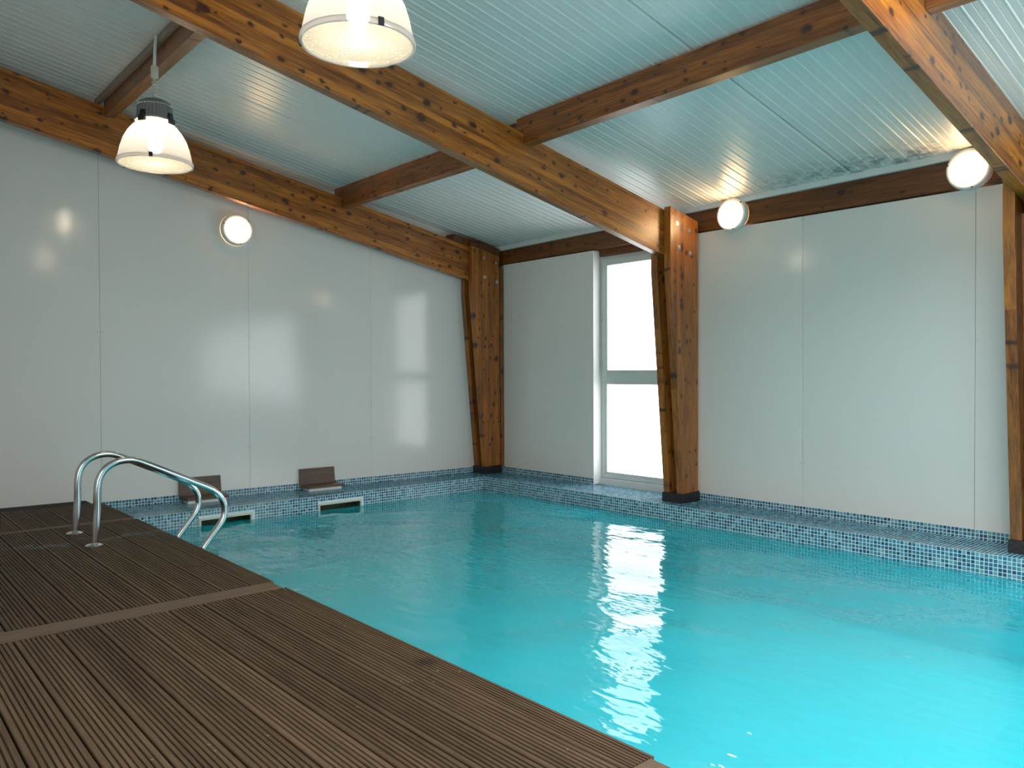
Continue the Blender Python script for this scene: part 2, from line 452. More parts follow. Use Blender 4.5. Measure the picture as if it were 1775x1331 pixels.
def shade_mat():
    m = bpy.data.materials.new('prismatic_shade')
    m.use_nodes = True
    nt = m.node_tree
    nt.nodes.clear()
    out = nd(nt, 'ShaderNodeOutputMaterial')
    tl = nd(nt, 'ShaderNodeBsdfTranslucent', {'Color': (0.34, 0.355, 0.39, 1)})
    df = nd(nt, 'ShaderNodeBsdfDiffuse', {'Color': (0.8, 0.79, 0.78, 1)})
    tr = nd(nt, 'ShaderNodeBsdfTransparent', {'Color': (0.95, 0.95, 0.94, 1)})
    gl = nd(nt, 'ShaderNodeBsdfGlossy', {'Color': (1, 1, 1, 1), 'Roughness': 0.08})
    a = nd(nt, 'ShaderNodeMixShader', {0: 0.35, 1: tl.outputs[0], 2: df.outputs[0]})
    bq = nd(nt, 'ShaderNodeMixShader', {0: 0.34, 1: a.outputs[0], 2: tr.outputs[0]})
    c = nd(nt, 'ShaderNodeMixShader', {0: 0.06, 1: bq.outputs[0], 2: gl.outputs[0]})
    nt.links.new(c.outputs[0], out.inputs[0])
    return m
M_SHADE = shade_mat()

def pane_glass():
    m = bpy.data.materials.new('seeded_glass')
    m.use_nodes = True
    nt = m.node_tree
    nt.nodes.clear()
    out = nd(nt, 'ShaderNodeOutputMaterial')
    tc = nd(nt, 'ShaderNodeTexCoord')
    vo = nd(nt, 'ShaderNodeTexVoronoi', {'Vector': tc.outputs['Object'], 'Scale': 55.0})
    spk = smooth(nt, vo.outputs['Distance'], 0.30, 0.22)
    tr = nd(nt, 'ShaderNodeBsdfTransparent', {'Color': (0.86, 0.88, 0.84, 1)})
    tl = nd(nt, 'ShaderNodeBsdfTranslucent', {'Color': (0.5, 0.52, 0.46, 1)})
    gl = nd(nt, 'ShaderNodeBsdfGlossy', {'Color': (1, 1, 1, 1), 'Roughness': 0.1})
    f = math_n(nt, 'ADD', 0.25, math_n(nt, 'MULTIPLY', spk, 0.35))
    a = nd(nt, 'ShaderNodeMixShader', {0: f, 1: tr.outputs[0], 2: tl.outputs[0]})
    c = nd(nt, 'ShaderNodeMixShader', {0: 0.08, 1: a.outputs[0], 2: gl.outputs[0]})
    nt.links.new(c.outputs[0], out.inputs[0])
    return m
M_SEEDED = pane_glass()

# ------------------------------------------------------------------ mesh helpers
ORIGIN = {}          # world origin of every object that has children

class MB:
    def __init__(s):
        s.v, s.f = [], []
    def hexa(s, p):
        """8 points: bottom ring 0-3, top ring 4-7 (counter-clockwise seen from above)"""
        n = len(s.v)
        s.v += [tuple(q) for q in p]
        for f in ((3, 2, 1, 0), (4, 5, 6, 7), (0, 1, 5, 4), (1, 2, 6, 5), (2, 3, 7, 6), (3, 0, 4, 7)):
            s.f.append(tuple(n + i for i in f))
        return s
    def box(s, x0, x1, y0, y1, z0, z1):
        return s.hexa([(x0, y0, z0), (x1, y0, z0), (x1, y1, z0), (x0, y1, z0), (x0, y0, z1), (x1, y0, z1), (x1, y1, z1), (x0, y1, z1)])
    def prism_x(s, poly, x0, x1):
        """poly of (y, z) counter-clockwise seen from +X"""
        n, k = len(s.v), len(poly)
        s.v += [(x0, y, z) for y, z in poly] + [(x1, y, z) for y, z in poly]
        s.f.append(tuple(n + i for i in reversed(range(k))))
        s.f.append(tuple(n + k + i for i in range(k)))
        for i in range(k):
            j = (i + 1) % k
            s.f.append((n + i, n + j, n + k + j, n + k + i))
        return s
    def tube(s, path, r, n=16, cap=True):
        path = [Vector(p) for p in path]
        base = len(s.v)
        t0 = (path[1] - path[0]).normalized()
        ref = Vector((1, 0, 0)) if abs(t0.x) < 0.9 else Vector((0, 1, 0))
        u = t0.cross(ref).normalized()
        for i, p in enumerate(path):
            if i == 0: t = path[1] - path[0]
            elif i == len(path) - 1: t = path[-1] - path[-2]
            else: t = path[i + 1] - path[i - 1]
            t.normalize()
            u = (u - t * u.dot(t)).normalized()
            w = t.cross(u)
            for k in range(n):
                a = 2 * math.pi * k / n
                s.v.append(tuple(p + r * (math.cos(a) * u + math.sin(a) * w)))
        for i in range(len(path) - 1):
            for k in range(n):
                a, b = base + i * n + k, base + i * n + (k + 1) % n
                s.f.append((a, b, b + n, a + n))
        if cap:
            s.f.append(tuple(base + k for k in reversed(range(n))))
            s.f.append(tuple(base + (len(path) - 1) * n + k for k in range(n)))
        return s
    def lathe(s, prof, c=(0, 0, 0), axis='Z', n=32, flute=None, cap0=False, cap1=False):
        """prof: list of (radius, height along axis)"""
        base = len(s.v)
        for (r, h) in prof:
            for k in range(n):
                a = 2 * math.pi * k / n
                rr = r * (1 + (flute if (flute and k % 2) else 0))
                x, y = rr * math.cos(a), rr * math.sin(a)
                if axis == 'Z': p = (x, y, h)
                elif axis == 'X': p = (h, x, y)
                else: p = (y, h, x)
                s.v.append((p[0] + c[0], p[1] + c[1], p[2] + c[2]))
        for i in range(len(prof) - 1):
            for k in range(n):
                a, b = base + i * n + k, base + i * n + (k + 1) % n
                s.f.append((a, b, b + n, a + n))
        if cap0: s.f.append(tuple(base + k for k in reversed(range(n))))
        if cap1: s.f.append(tuple(base + (len(prof) - 1) * n + k for k in range(n)))
        return s
    def mesh(s, name, mat, org=(0, 0, 0), smooth_on=False):
        me = bpy.data.meshes.new(name)
        me.from_pydata([(x - org[0], y - org[1], z - org[2]) for x, y, z in s.v], [], s.f)
        me.materials.append(mat)
        if smooth_on:
            me.polygons.foreach_set('use_smooth', [True] * len(me.polygons))
            me.update()
        return me
    def build(s, name, mat, parent=None, org=None, smooth_on=False, bevel=0.0, kind=None):
        if parent is not None:
            org_w = ORIGIN[parent.name]
        else:
            org_w = org or (0, 0, 0)
        o = bpy.data.objects.new(name, s.mesh(name, mat, org_w, smooth_on))
        col.objects.link(o)
        if parent is not None:
            o.parent = parent
        else:
            o.location = org_w
        ORIGIN[o.name] = org_w
        if kind:
            o['kind'] = kind
        if bevel:
            bv = o.modifiers.new('bevel', 'BEVEL')
            bv.width = bevel
            bv.segments = 2
            bv.limit_method = 'ANGLE'
        if smooth_on:
            es = o.modifiers.new('edges', 'EDGE_SPLIT')
            es.split_angle = math.radians(40)
        return o

def thing(name, loc, label=None, cat=None, group=None, kind=None):
    o = bpy.data.objects.new(name, None)
    o.empty_display_size = 0.1
    o.location = loc
    col.objects.link(o)
    ORIGIN[o.name] = tuple(loc)
    if label: o['label'] = label
    if cat: o['category'] = cat
    if group: o['group'] = group
    if kind: o['kind'] = kind
    return o

def tag(o, label, cat, group=None):
    o['label'] = label
    o['category'] = cat
    if group: o['group'] = group
    return o

def copy_tree(o, parent=None, loc=None):
    c = o.copy()
    col.objects.link(c)
    c.parent = parent
    if loc is not None:
        c.location = loc
    for ch in list(o.children):
        copy_tree(ch, c)
    return c

# ------------------------------------------------------------------ key dimensions (metres)
XW = -0.20           # left wall face near the corner column (the wall runs slightly out of square)
WK = 0.055
def xw(y): return -0.19 - WK * (5.6 - y)
YB = 6.033           # back wall face
Y_DECK = 1.69        # pool side edge of the deck
X_END = 14.6         # far right wall (out of frame)
Y_FRONT = -1.05       # wall behind the camera
Z_LEDGE = -0.128
Z_WATER = -0.268
XP, YP = 0.20, 5.60  # pool faces of the two ledges
Z_SK = -0.058        # top of mosaic skirting

def zceil(x, y):
    b = 0.016 if x > 2.71 else 0.0
    return 2.56 + 0.186 * (6.03 - y) + b * (min(x, 5.5) - 2.71)

# ------------------------------------------------------------------ walls
def wall_panel(mb, parent):
    return mb.build('wall_panel', M_WALL, parent, bevel=0.002)

def wallq(mb, d0, d1, ya, yb_, za, zb):
    return mb.hexa([(xw(ya) + d0, ya, za), (xw(ya) + d1, ya, za), (xw(yb_) + d1, yb_, za), (xw(yb_) + d0, yb_, za),
                    (xw(ya) + d0, ya, zb), (xw(ya) + d1, ya, zb), (xw(yb_) + d1, yb_, zb), (xw(yb_) + d0, yb_, zb)])
wl = wallq(MB(), -0.16, -0.05, Y_FRONT, 6.3, -0.6, 4.6).build('wall_left', M_PLASTER, org=(XW, 0, 0), kind='structure')
seams_l = [Y_FRONT, 0.49, 1.787, 3.084, 4.400, 5.70, 6.25]
for a, b_ in zip(seams_l[:-1], seams_l[1:]):
    tilt = random.uniform(-0.0022, 0.0022)
    mb = MB()
    ya, yc_ = a + .0008, b_ - .0008
    xa, xc = xw(ya) + tilt, xw(yc_) - tilt
    mb.hexa([(xa - .05, ya, -0.062), (xa, ya, -0.062), (xc, yc_, -0.062), (xc - .05, yc_, -0.062),
             (xa - .05, ya, 4.5), (xa, ya, 4.5), (xc, yc_, 4.5), (xc - .05, yc_, 4.5)])
    # the sloping roof covers the panel tops
    mb.v = [(x, y, min(z, zceil(x, y) + 0.03)) for x, y, z in mb.v]
    wall_panel(mb, wl)

WIN_X0, WIN_X1 = 1.477, 2.70
B_WIN_X0, B_WIN_X1 = 6.05, 14.0
B_WIN_Z0 = 0.45
bw = MB()
bw.box(XW - 0.2, WIN_X0 - 0.02, 6.13, 6.30, -0.6, 2.9)
bw.box(WIN_X1 + 0.02, B_WIN_X0 - 0.02, 6.13, 6.30, -0.6, 2.9)
bw.box(B_WIN_X1 + 0.02, X_END + 0.2, 6.13, 6.30, -0.6, 2.9)
for x0, x1 in ((WIN_X0 - .02, WIN_X1 + .02), (B_WIN_X0 - .02, B_WIN_X1 + .02)):
    bw.box(x0, x1, 6.13, 6.30, -0.6, -0.062 if x0 < 3 else B_WIN_Z0 - .005)
    bw.box(x0, x1, 6.13, 6.30, 2.272, 2.9)
wbk = bw.build('wall_back', M_PLASTER, org=(0, YB, 0), kind='structure')
P_TOP = 2.328
for x0, x1 in ((0.04, 0.183), (0.183, WIN_X0), (WIN_X1, 3.805), (3.805, 5.086), (5.086, 5.36), (5.62, B_WIN_X0), (B_WIN_X1, X_END)):
    wall_panel(MB().box(x0 + .0012, x1 - .0012, YB, 6.13, Z_SK - 0.004, P_TOP), wbk)
# rounded white return at the window reveal
ret = MB().box(WIN_X0 - .004, WIN_X0 + .004, YB - .004, 6.15, -0.122, P_TOP)
ret.build('reveal_strip', M_TRIM, wbk, bevel=0.003)
# pairs of screw heads beside the panel joints
def screw(x, y, z, axis, parent):
    d = 0.003
    MB().lathe([(0.006, 0), (0.005, d), (0.0001, d + .001)], (x, y, z), axis, 8).build('screw', M_BOLT, parent)
for sx, sz in ((3.79, 2.30), (3.82, 2.305), (3.79, 1.27), (3.82, 1.27), (5.07, 1.27), (5.10, 1.27), (3.79, .30), (3.82, .30), (0.17, 1.27), (0.2, 1.27)):
    mb = MB().lathe([(0.006, 0), (0.005, -0.003), (0.0001, -0.004)], (sx, YB, sz), 'Y', 8)
    mb.build('screw', M_BOLT, wbk)
for sy in (1.787, 3.084, 4.400):
    for sz in (0.35, 1.42):
        for dy in (-0.014, 0.014):
            screw(xw(sy + dy) + .0015, sy + dy, sz, 'X', wl)

# closing walls out of the frame, the front one with an opening for the added glazing
wr = MB().box(X_END, X_END + .2, Y_FRONT, 6.3, -0.6, 5).build('wall_right', M_PLASTER, org=(X_END, 0, 0), kind='structure')
F_X0, F_X1, F_Z0, F_Z1 = 5.0, 9.4, 0.1, 2.5
fw = MB()
fw.box(-0.9, F_X0, Y_FRONT - .2, Y_FRONT, -0.6, 5)
fw.box(F_X1, X_END + .2, Y_FRONT - .2, Y_FRONT, -0.6, 5)
fw.box(F_X0, F_X1, Y_FRONT - .2, Y_FRONT, -0.6, F_Z0)
fw.box(F_X0, F_X1, Y_FRONT - .2, Y_FRONT, F_Z1, 5)
wf = fw.build('wall_front', M_PLASTER, org=(0, Y_FRONT, 0), kind='structure')

def glazing(name, along, a0, a1, fixed, z0, z1, n, sign, mat):
    """framed frosted glazing; along 'X' or 'Y'"""
    def bx(mb, p0, p1, d0, d1, q0, q1):
        if along == 'X': mb.box(p0, p1, fixed + min(d0 * sign, d1 * sign), fixed + max(d0 * sign, d1 * sign), q0, q1)
        else: mb.box(fixed + min(d0 * sign, d1 * sign), fixed + max(d0 * sign, d1 * sign), p0, p1, q0, q1)
    f = MB()
    w = 0.06
    bx(f, a0, a1, 0, .06, z0, z0 + w); bx(f, a0, a1, 0, .06, z1 - w, z1)
    for i in range(n + 1):
        c = a0 + w / 2 + (a1 - a0 - w) * i / n
        bx(f, c - w / 2, c + w / 2, 0, .06, z0 + w, z1 - w)
    loc = ((a0 + a1) / 2, fixed, z0) if along == 'X' else (fixed, (a0 + a1) / 2, z0)
    r = f.build(name, M_FRAME, org=loc, kind='structure')
    for i in range(n):
        c0 = a0 + w + (a1 - a0 - w) * i / n
        c1 = a0 + (a1 - a0 - w) * (i + 1) / n
        g = MB()
        bx(g, c0, c1, .02, .03, z0 + w, z1 - w)
        g.build('pane', mat, r)
    return r
glazing('window_2', 'X', B_WIN_X0, B_WIN_X1, 6.14, B_WIN_Z0, 2.27, 6, 1, M_PANE)
wall_panel(MB().box(B_WIN_X0 + .001, B_WIN_X1 - .001, YB, 6.13, Z_SK - 0.004, B_WIN_Z0), wbk)
glazing('added_front_glazing', 'X', F_X0, F_X1, Y_FRONT - .02, F_Z0, F_Z1, 4, -1, M_FILL_SIDE)  # added glowing glazing, unseen, fills walls and pool with light from behind

# the narrow window between the two columns
w1 = thing('window_1', ((WIN_X0 + WIN_X1) / 2, 6.15, -0.055), kind='structure')
fr = MB()
wz0, wz1 = -0.055, 2.268
yf0, yf1 = 6.15, 6.21
fr.box(WIN_X0, WIN_X0 + .05, yf0, yf1, wz0, wz1)
fr.box(WIN_X1 - .05, WIN_X1, yf0, yf1, wz0, wz1)
fr.box(WIN_X0 + .05, WIN_X1 - .05, yf0, yf1, wz1 - .045, wz1)
fr.box(WIN_X0 + .05, WIN_X1 - .05, yf0, yf1, wz0, wz0 + .035)
fr.box(WIN_X0 + .05, WIN_X1 - .05, yf0, yf1, 0.955, 1.015)
fr.build('window_frame', M_FRAME, w1, bevel=0.003)
def ring(mb, x0, x1, z0, z1, w, y0, y1):
    mb.box(x0, x0 + w, y0, y1, z0, z1); mb.box(x1 - w, x1, y0, y1, z0, z1)
    mb.box(x0 + w, x1 - w, y0, y1, z0, z0 + w); mb.box(x0 + w, x1 - w, y0, y1, z1 - w, z1)
    return mb
sash = ring(MB(), WIN_X0 + .038, WIN_X1 - .038, 1.008, 2.235, 0.068, yf0 - .018, yf1 - .012).build('opening_sash', M_FRAME, w1, bevel=0.004)
MB().box(WIN_X0 + .1, WIN_X1 - .1, 6.165, 6.172, 1.07, 2.17).build('pane', M_PANE, w1)
ring(MB(), WIN_X0 + .05, WIN_X1 - .05, wz0 + .035, 0.955, 0.028, yf0 + .006, yf1).build('glazing_bead', M_FRAME, w1, bevel=0.003)
MB().box(WIN_X0 + .07, WIN_X1 - .07, 6.168, 6.175, 0.0, 0.935).build('pane', M_PANE, w1)
for hz in (2.13, 1.62, 1.12):
    MB().lathe([(0.009, -.04), (0.009, .04)], (WIN_X0 + .022, yf0 - .012, hz), 'Z', 10, cap0=True, cap1=True).build('hinge', M_FRAME, w1, smooth_on=True)

# ------------------------------------------------------------------ pool basin, ledges, mosaic
SKIMMERS = [(2.405, 2.880), (3.532, 4.008)]
SK_Z0, SK_Z1 = -0.36, -0.201
X_POOL1, Y_POOL0, Z_FLOOR = 11.0, 1.72, -0.80
pb = MB()
def quad(mb, a, b, c, d):
    n = len(mb.v)
    mb.v += [a, b, c, d]
    mb.f.append((n, n + 1, n + 2, n + 3))
# grout beds above the water: left face with the skimmer openings, back face, ledge tops, skirtings
gb = MB()
ys = [Y_POOL0] + [q for s_ in SKIMMERS for q in s_] + [YP]
for i in range(len(ys) - 1):
    a, b_ = ys[i], ys[i + 1]
    if i % 2 == 0:
        quad(gb, (XP, b_, Z_FLOOR), (XP, b_, Z_LEDGE), (XP, a, Z_LEDGE), (XP, a, Z_FLOOR))
    else:
        quad(gb, (XP, b_, SK_Z1), (XP, b_, Z_LEDGE), (XP, a, Z_LEDGE), (XP, a, SK_Z1))
        quad(gb, (XP, b_, Z_FLOOR), (XP, b_, SK_Z0), (XP, a, SK_Z0), (XP, a, Z_FLOOR))
quad(gb, (XP, YP, Z_FLOOR), (X_POOL1, YP, Z_FLOOR), (X_POOL1, YP, Z_LEDGE), (XP, YP, Z_LEDGE))
quad(gb, (-0.62, 1.2, Z_LEDGE), (XP, 1.2, Z_LEDGE), (XP, 6.15, Z_LEDGE), (-0.62, 6.15, Z_LEDGE))
quad(gb, (X_POOL1, 1.2, Z_LEDGE), (X_END, 1.2, Z_LEDGE), (X_END, YP, Z_LEDGE), (X_POOL1, YP, Z_LEDGE))
quad(gb, (XP, YP, Z_LEDGE), (X_END, YP, Z_LEDGE), (X_END, 6.15, Z_LEDGE), (XP, 6.15, Z_LEDGE))
wallq(gb, -.03, .004, 1.2, YB, Z_LEDGE - .01, Z_SK)
gb.box(XW, WIN_X0, YB - .004, YB + .03, Z_LEDGE - .01, Z_SK)
gb.box(WIN_X0, WIN_X1, 6.142, 6.17, Z_LEDGE - .01, Z_SK)
gb.box(WIN_X1, X_END, YB - .004, YB + .03, Z_LEDGE - .01, Z_SK)
pool = gb.build('pool', M_GROUT, org=(XP, YP, Z_FLOOR), kind='structure')
quad(pb, (XP, Y_POOL0, Z_FLOOR), (X_POOL1, Y_POOL0, Z_FLOOR), (X_POOL1, YP, Z_FLOOR), (XP, YP, Z_FLOOR))
bt = MB()
ZT = Z_LEDGE - 11 * 0.0262
quad(bt, (XP, YP - .001, Z_FLOOR), (X_POOL1, YP - .001, Z_FLOOR), (X_POOL1, YP - .001, ZT), (XP, YP - .001, ZT))
quad(bt, (XP + .001, YP, Z_FLOOR), (XP + .001, YP, ZT), (XP + .001, Y_POOL0, ZT), (XP + .001, Y_POOL0, Z_FLOOR))
quad(bt, (XP, Y_POOL0, Z_FLOOR), (XP, Y_POOL0, -0.30), (X_POOL1, Y_POOL0, -0.30), (X_POOL1, Y_POOL0, Z_FLOOR))
quad(bt, (X_POOL1, Y_POOL0, Z_FLOOR), (X_POOL1, Y_POOL0, -0.05), (X_POOL1, YP, -0.05), (X_POOL1, YP, Z_FLOOR))
bt.build('basin_side_tiling', M_BASIN_TILE, pool)
pb.build('basin_lining', M_BASIN, pool)

PT, TS, TH = 0.0262, 0.0217, 0.0016
tm = MB()
def tile(o, eu, ev, en):
    """one mosaic tile: corner o, edges along eu / ev (unit), raised along en"""
    n = len(tm.v)
    j = [random.uniform(-.0006, .0006) for _ in range(2)]
    o = o + eu * j[0] + ev * j[1]
    a, b_, c, d = o, o + eu * TS, o + eu * TS + ev * TS, o + ev * TS
    i_ = 0.0014
    h = en * (TH + random.uniform(-.0003, .0003))
    tm.v.extend((tuple(a), tuple(b_), tuple(c), tuple(d)))
    for p, q in ((a, eu * i_ + ev * i_), (b_, -eu * i_ + ev * i_), (c, -eu * i_ - ev * i_), (d, eu * i_ - ev * i_)):
        tm.v.append(tuple(p + q + h))
    tm.f.append((n + 4, n + 5, n + 6, n + 7))
    for k in range(4):
        l = (k + 1) % 4
        tm.f.append((n + k, n + l, n + 4 + l, n + 4 + k))
EX, EY, EZ = Vector((1, 0, 0)), Vector((0, 1, 0)), Vector((0, 0, 1))
X_TILE = 8.3
EWALL = Vector((-WK, -1, 0)).normalized()
EWN = Vector((1, -WK, 0)).normalized()
nx = int((X_TILE - XP) / PT)
ny = int((YP - 1.73) / PT)
g0 = (PT - TS) / 2
ROWS = 11
for i in range(nx):                       # back pool face
    for r in range(ROWS):
        tile(Vector((XP + i * PT + g0, YP, Z_LEDGE - (r + 1) * PT + g0)), EX, EZ, -EY)
for i in range(ny):                       # left pool face
    y0 = YP - (i + 1) * PT + g0
    for r in range(ROWS):
        z0 = Z_LEDGE - (r + 1) * PT + g0
        if any(y0 + TS > a and y0 < b_ for a, b_ in SKIMMERS) and z0 < SK_Z1 and z0 + TS > SK_Z0:
            continue
        tile(Vector((XP, y0 + TS, z0)), -EY, EZ, EX)
for i in range(int((X_TILE - XW) / PT)):  # back ledge top
    x0 = XW + i * PT + g0
    for r in range(int((YB - YP) / PT)):
        tile(Vector((x0, YP + r * PT + g0, Z_LEDGE)), EX, EY, EZ)
    if WIN_X0 < x0 < WIN_X1:
        for r in range(16, 20):
            tile(Vector((x0, YP + r * PT + g0, Z_LEDGE)), EX, EY, EZ)
for i in range(int((YP - 1.5) / PT)):     # left ledge top
    for r in range(23):
        xt = XP - (r + 1) * PT + g0
        if xt > xw(YP - (i + 1) * PT):
            tile(Vector((xt, YP - (i + 1) * PT + g0, Z_LEDGE)), EX, EY, EZ)
for i in range(int((X_TILE - XW) / PT)):  # back skirting
    x0 = XW + i * PT + g0
    rec = WIN_X0 - .01 < x0 < WIN_X1
    for r in range(3):
        tile(Vector((x0, (6.142 if rec else YB - .004), Z_SK - (r + 1) * PT + g0)), EX, EZ, -EY)
for i in range(int((YB - 1.5) / PT)):     # left skirting
    for r in range(3):
        yy = YB - i * PT - g0
        tile(Vector((xw(yy) + .004, yy, Z_SK - (r + 1) * PT + g0)), EWALL, EZ, EWN)
tm.build('mosaic_tiles', M_MOSAIC, pool, kind='stuff')

# water with real ripples
GX, GY = 400, 190
wx0, wx1, wy0, wy1 = XP - .02, X_POOL1, Y_POOL0 - .08, YP + .0
wv, wfc = [], []
waves = []
for k in range(26):
    lam = random.uniform(0.16, 0.95)
    ang = math.radians(random.gauss(138, 34))
    amp = 0.0021 * lam * random.uniform(0.4, 1.0)
    kk = 2 * math.pi / lam
    waves.append((kk * math.cos(ang), kk * math.sin(ang), amp, random.uniform(0, 6.28)))
for j in range(GY + 1):
    y = wy0 + (wy1 - wy0) * j / GY
    for i in range(GX + 1):
        x = wx0 + (wx1 - wx0) * i / GX
        env = 0.35 + 0.9 * max(0.0, mnoise.noise(Vector((x * 0.55, y * 0.55, 3.1))) + 0.5)
        z = sum(a * math.sin(kx * x + ky * y + p) for kx, ky, a, p in waves)
        wv.append((x, y, Z_WATER + z * env))
for j in range(GY):
    for i in range(GX):
        a = j * (GX + 1) + i
        wfc.append((a, a + 1, a + GX + 2, a + GX + 1))
wmb = MB(); wmb.v, wmb.f = wv, wfc
wat = wmb.build('pool_water', M_WATER, org=((wx0 + wx1) / 2, (wy0 + wy1) / 2, Z_WATER))
wat.data.polygons.foreach_set('use_smooth', [True] * len(wat.data.polygons))
wat['kind'] = 'stuff'
tag(wat, 'rippled turquoise water filling the swimming pool', 'water')

# ------------------------------------------------------------------ deck
fl = MB()
fl.box(-0.62, X_END, Y_FRONT, 1.66, -0.20, -0.032)
fl.box(0.02, X_END, 1.62, 1.665, -0.30, -0.032)
floor = fl.build('floor', M_SUB, org=(0, 0, 0), kind='structure')
PW, PP = 0.1395, 0.1473
NG = 8
def plank_profile(w):
    """grooved top; (y, z) counter-clockwise seen from +X, y from -w/2 to w/2, top at z=0"""
    h, gd = 0.028, 0.0060
    p = [(-w / 2, -h), (w / 2, -h), (w / 2, -0.003)]
    edge = 0.003
    pts = [(w / 2 - edge, 0.0)]
    pitch = (w - 2 * edge) / NG
    for k in range(NG - 1):
        c = w / 2 - edge - (k + 1) * pitch
        pts += [(c + 0.0034, 0.0), (c + 0.0024, -gd), (c - 0.0024, -gd), (c - 0.0034, 0.0)]
    pts += [(-w / 2 + edge, 0.0), (-w / 2, -0.003)]
    return p + pts
plank_meshes = {}
def plank(x0, x1, yc, w):
    key = (round(x1 - x0, 4), round(w, 4))
    if key not in plank_meshes:
        L = key[0]
        plank_meshes[key] = MB().prism_x(plank_profile(w), -L / 2, L / 2).mesh('plank', M_PLANK)
    o = bpy.data.objects.new('plank', plank_meshes[key])
    o.location = ((x0 + x1) / 2, yc, random.uniform(-0.0012, 0.0012))
    o.parent = floor
    col.objects.link(o)
CROSS = [(0.890, 0.972), (3.275, 3.420), (5.690, 5.835)]
rows = [(1.572 + 0.004, 1.690)] + [(1.572 - PP * (k + 1) + 0.004, 1.572 - PP * k - 0.004) for k in range(16)]
for ri, (ya, yb_) in enumerate(rows):
    w = yb_ - ya
    yc = (ya + yb_) / 2
    xs = [(random.uniform(-0.012, 0.018), 0.886), (0.976, 3.272), (3.423, 5.687), (5.838, 8.20)]
    for a, b_ in xs:
        cut = None
        if ri == 1 and a > 0.9 and a < 1: cut = 2.704
        if ri == 1 and 3 < a < 4: cut = 4.822
        if cut:
            plank(a, cut - .0015, yc, w); plank(cut + .0015, b_, yc, w)
        else:
            plank(a, b_, yc, w)
for a, b_ in CROSS:
    MB().box(a, b_, rows[-1][0], 1.672, -0.028, 0.0).build('cross_board', M_CROSS, floor, bevel=0.002)
# countersunk screws in the planks
sm = MB().lathe([(0.0045, -0.001), (0.004, 0.0006), (0.0001, 0.0008)], n=8).mesh('plank_screw', M_SCREW)
for ri, (ya, yb_) in enumerate(rows[:10]):
    for xs_ in (3.47, 4.15, 4.80, 4.86, 5.5):
        for yy in (ya + .03, yb_ - .03):
            if random.random() < 0.3:
                o = bpy.data.objects.new('plank_screw', sm)
                o.location = (xs_ + random.uniform(-.01, .01), yy, 0.001)
                o.parent = floor
                col.objects.link(o)

# ------------------------------------------------------------------ ceiling of ribbed roof panels
PANEL_W = 1.069
ceil = MB()
ys_c = (6.30, Y_FRONT - .2)
def zc_line(y): return 2.56 + 0.186 * (6.03 - y)
ceil.hexa([(-.9, ys_c[1], zc_line(ys_c[1]) + .10), (X_END + .2, ys_c[1], zc_line(ys_c[1]) + .16), (X_END + .2, ys_c[0], zc_line(ys_c[0]) + .16), (-.9, ys_c[0], zc_line(ys_c[0]) + .10),
           (-.9, ys_c[1], zc_line(ys_c[1]) + .2), (X_END + .2, ys_c[1], zc_line(ys_c[1]) + .26), (X_END + .2, ys_c[0], zc_line(ys_c[0]) + .26), (-.9, ys_c[0], zc_line(ys_c[0]) + .2)])
ceiling = ceil.build('ceiling', M_DARK, org=(0, 0, 0), kind='structure')
def roof_panel(x0, x1):
    mb = MB()
    n = 12
    p = PANEL_W / n
    prof = [(x0 + 0.0055, 0.03), (x0 + 0.0055, 0.002), (x0 + 0.008, 0.0)]
    x = x0
    k = 0
    while x + p <= x1 + 1e-4:
        c = x + p / 2
        for dx, dz in ((-0.0235, 0.0), (-0.0215, 0.0016), (-0.0185, 0.0016), (-0.0165, 0.0), (0.012, 0.0), (0.0175, -0.0050), (0.0235, -0.0050), (0.029, 0.0)):
            prof.append((c + dx, dz))
        x += p
    prof += [(x1 - 0.008, 0.0), (x1 - 0.0055, 0.002), (x1 - 0.0055, 0.03)]
    rows_y = [6.12, 3.9, 1.75, Y_FRONT - .1]
    for y in rows_y:
        for px, dz in prof:
            mb.v.append((px, y, zceil(px, y) + dz))
    m_ = len(prof)
    for r in range(len(rows_y) - 1):
        for i in range(m_ - 1):
            a = r * m_ + i
            mb.f.append((a, a + 1, a + m_ + 1, a + m_))
    return mb.build('roof_panel', M_CEIL, ceiling)
xp = 3.165 - 4 * PANEL_W
while xp < X_END:
    a, b_ = xp, xp + PANEL_W
    roof_panel(a, b_)
    xp += PANEL_W

# unseen rooflight added between the third bay's purlins to brighten the water: frame and sloping pane
def slab(mb, x0, x1, y0, y1, d0, d1):
    mb.hexa([(x, y, zceil(x, y) - d1) for x, y in ((x0, y0), (x1, y0), (x1, y1), (x0, y1))] + [(x, y, zceil(x, y) - d0) for x, y in ((x0, y0), (x1, y0), (x1, y1), (x0, y1))])
    return mb
RX0, RX1, RY0, RY1 = 5.75, 8.25, 1.95, 3.70
rf = MB()
slab(rf, RX0, RX1, RY0, RY0 + .06, -.01, .05); slab(rf, RX0, RX1, RY1 - .06, RY1, -.01, .05)
slab(rf, RX0, RX0 + .06, RY0 + .06, RY1 - .06, -.01, .05); slab(rf, RX1 - .06, RX1, RY0 + .06, RY1 - .06, -.01, .05)
rl = rf.build('added_rooflight', M_FRAME, org=((RX0 + RX1) / 2, (RY0 + RY1) / 2, 3.2), kind='structure')
slab(MB(), RX0 + .06, RX1 - .06, RY0 + .06, RY1 - .06, .015, .025).build('pane', M_FILL_ROOF, rl)

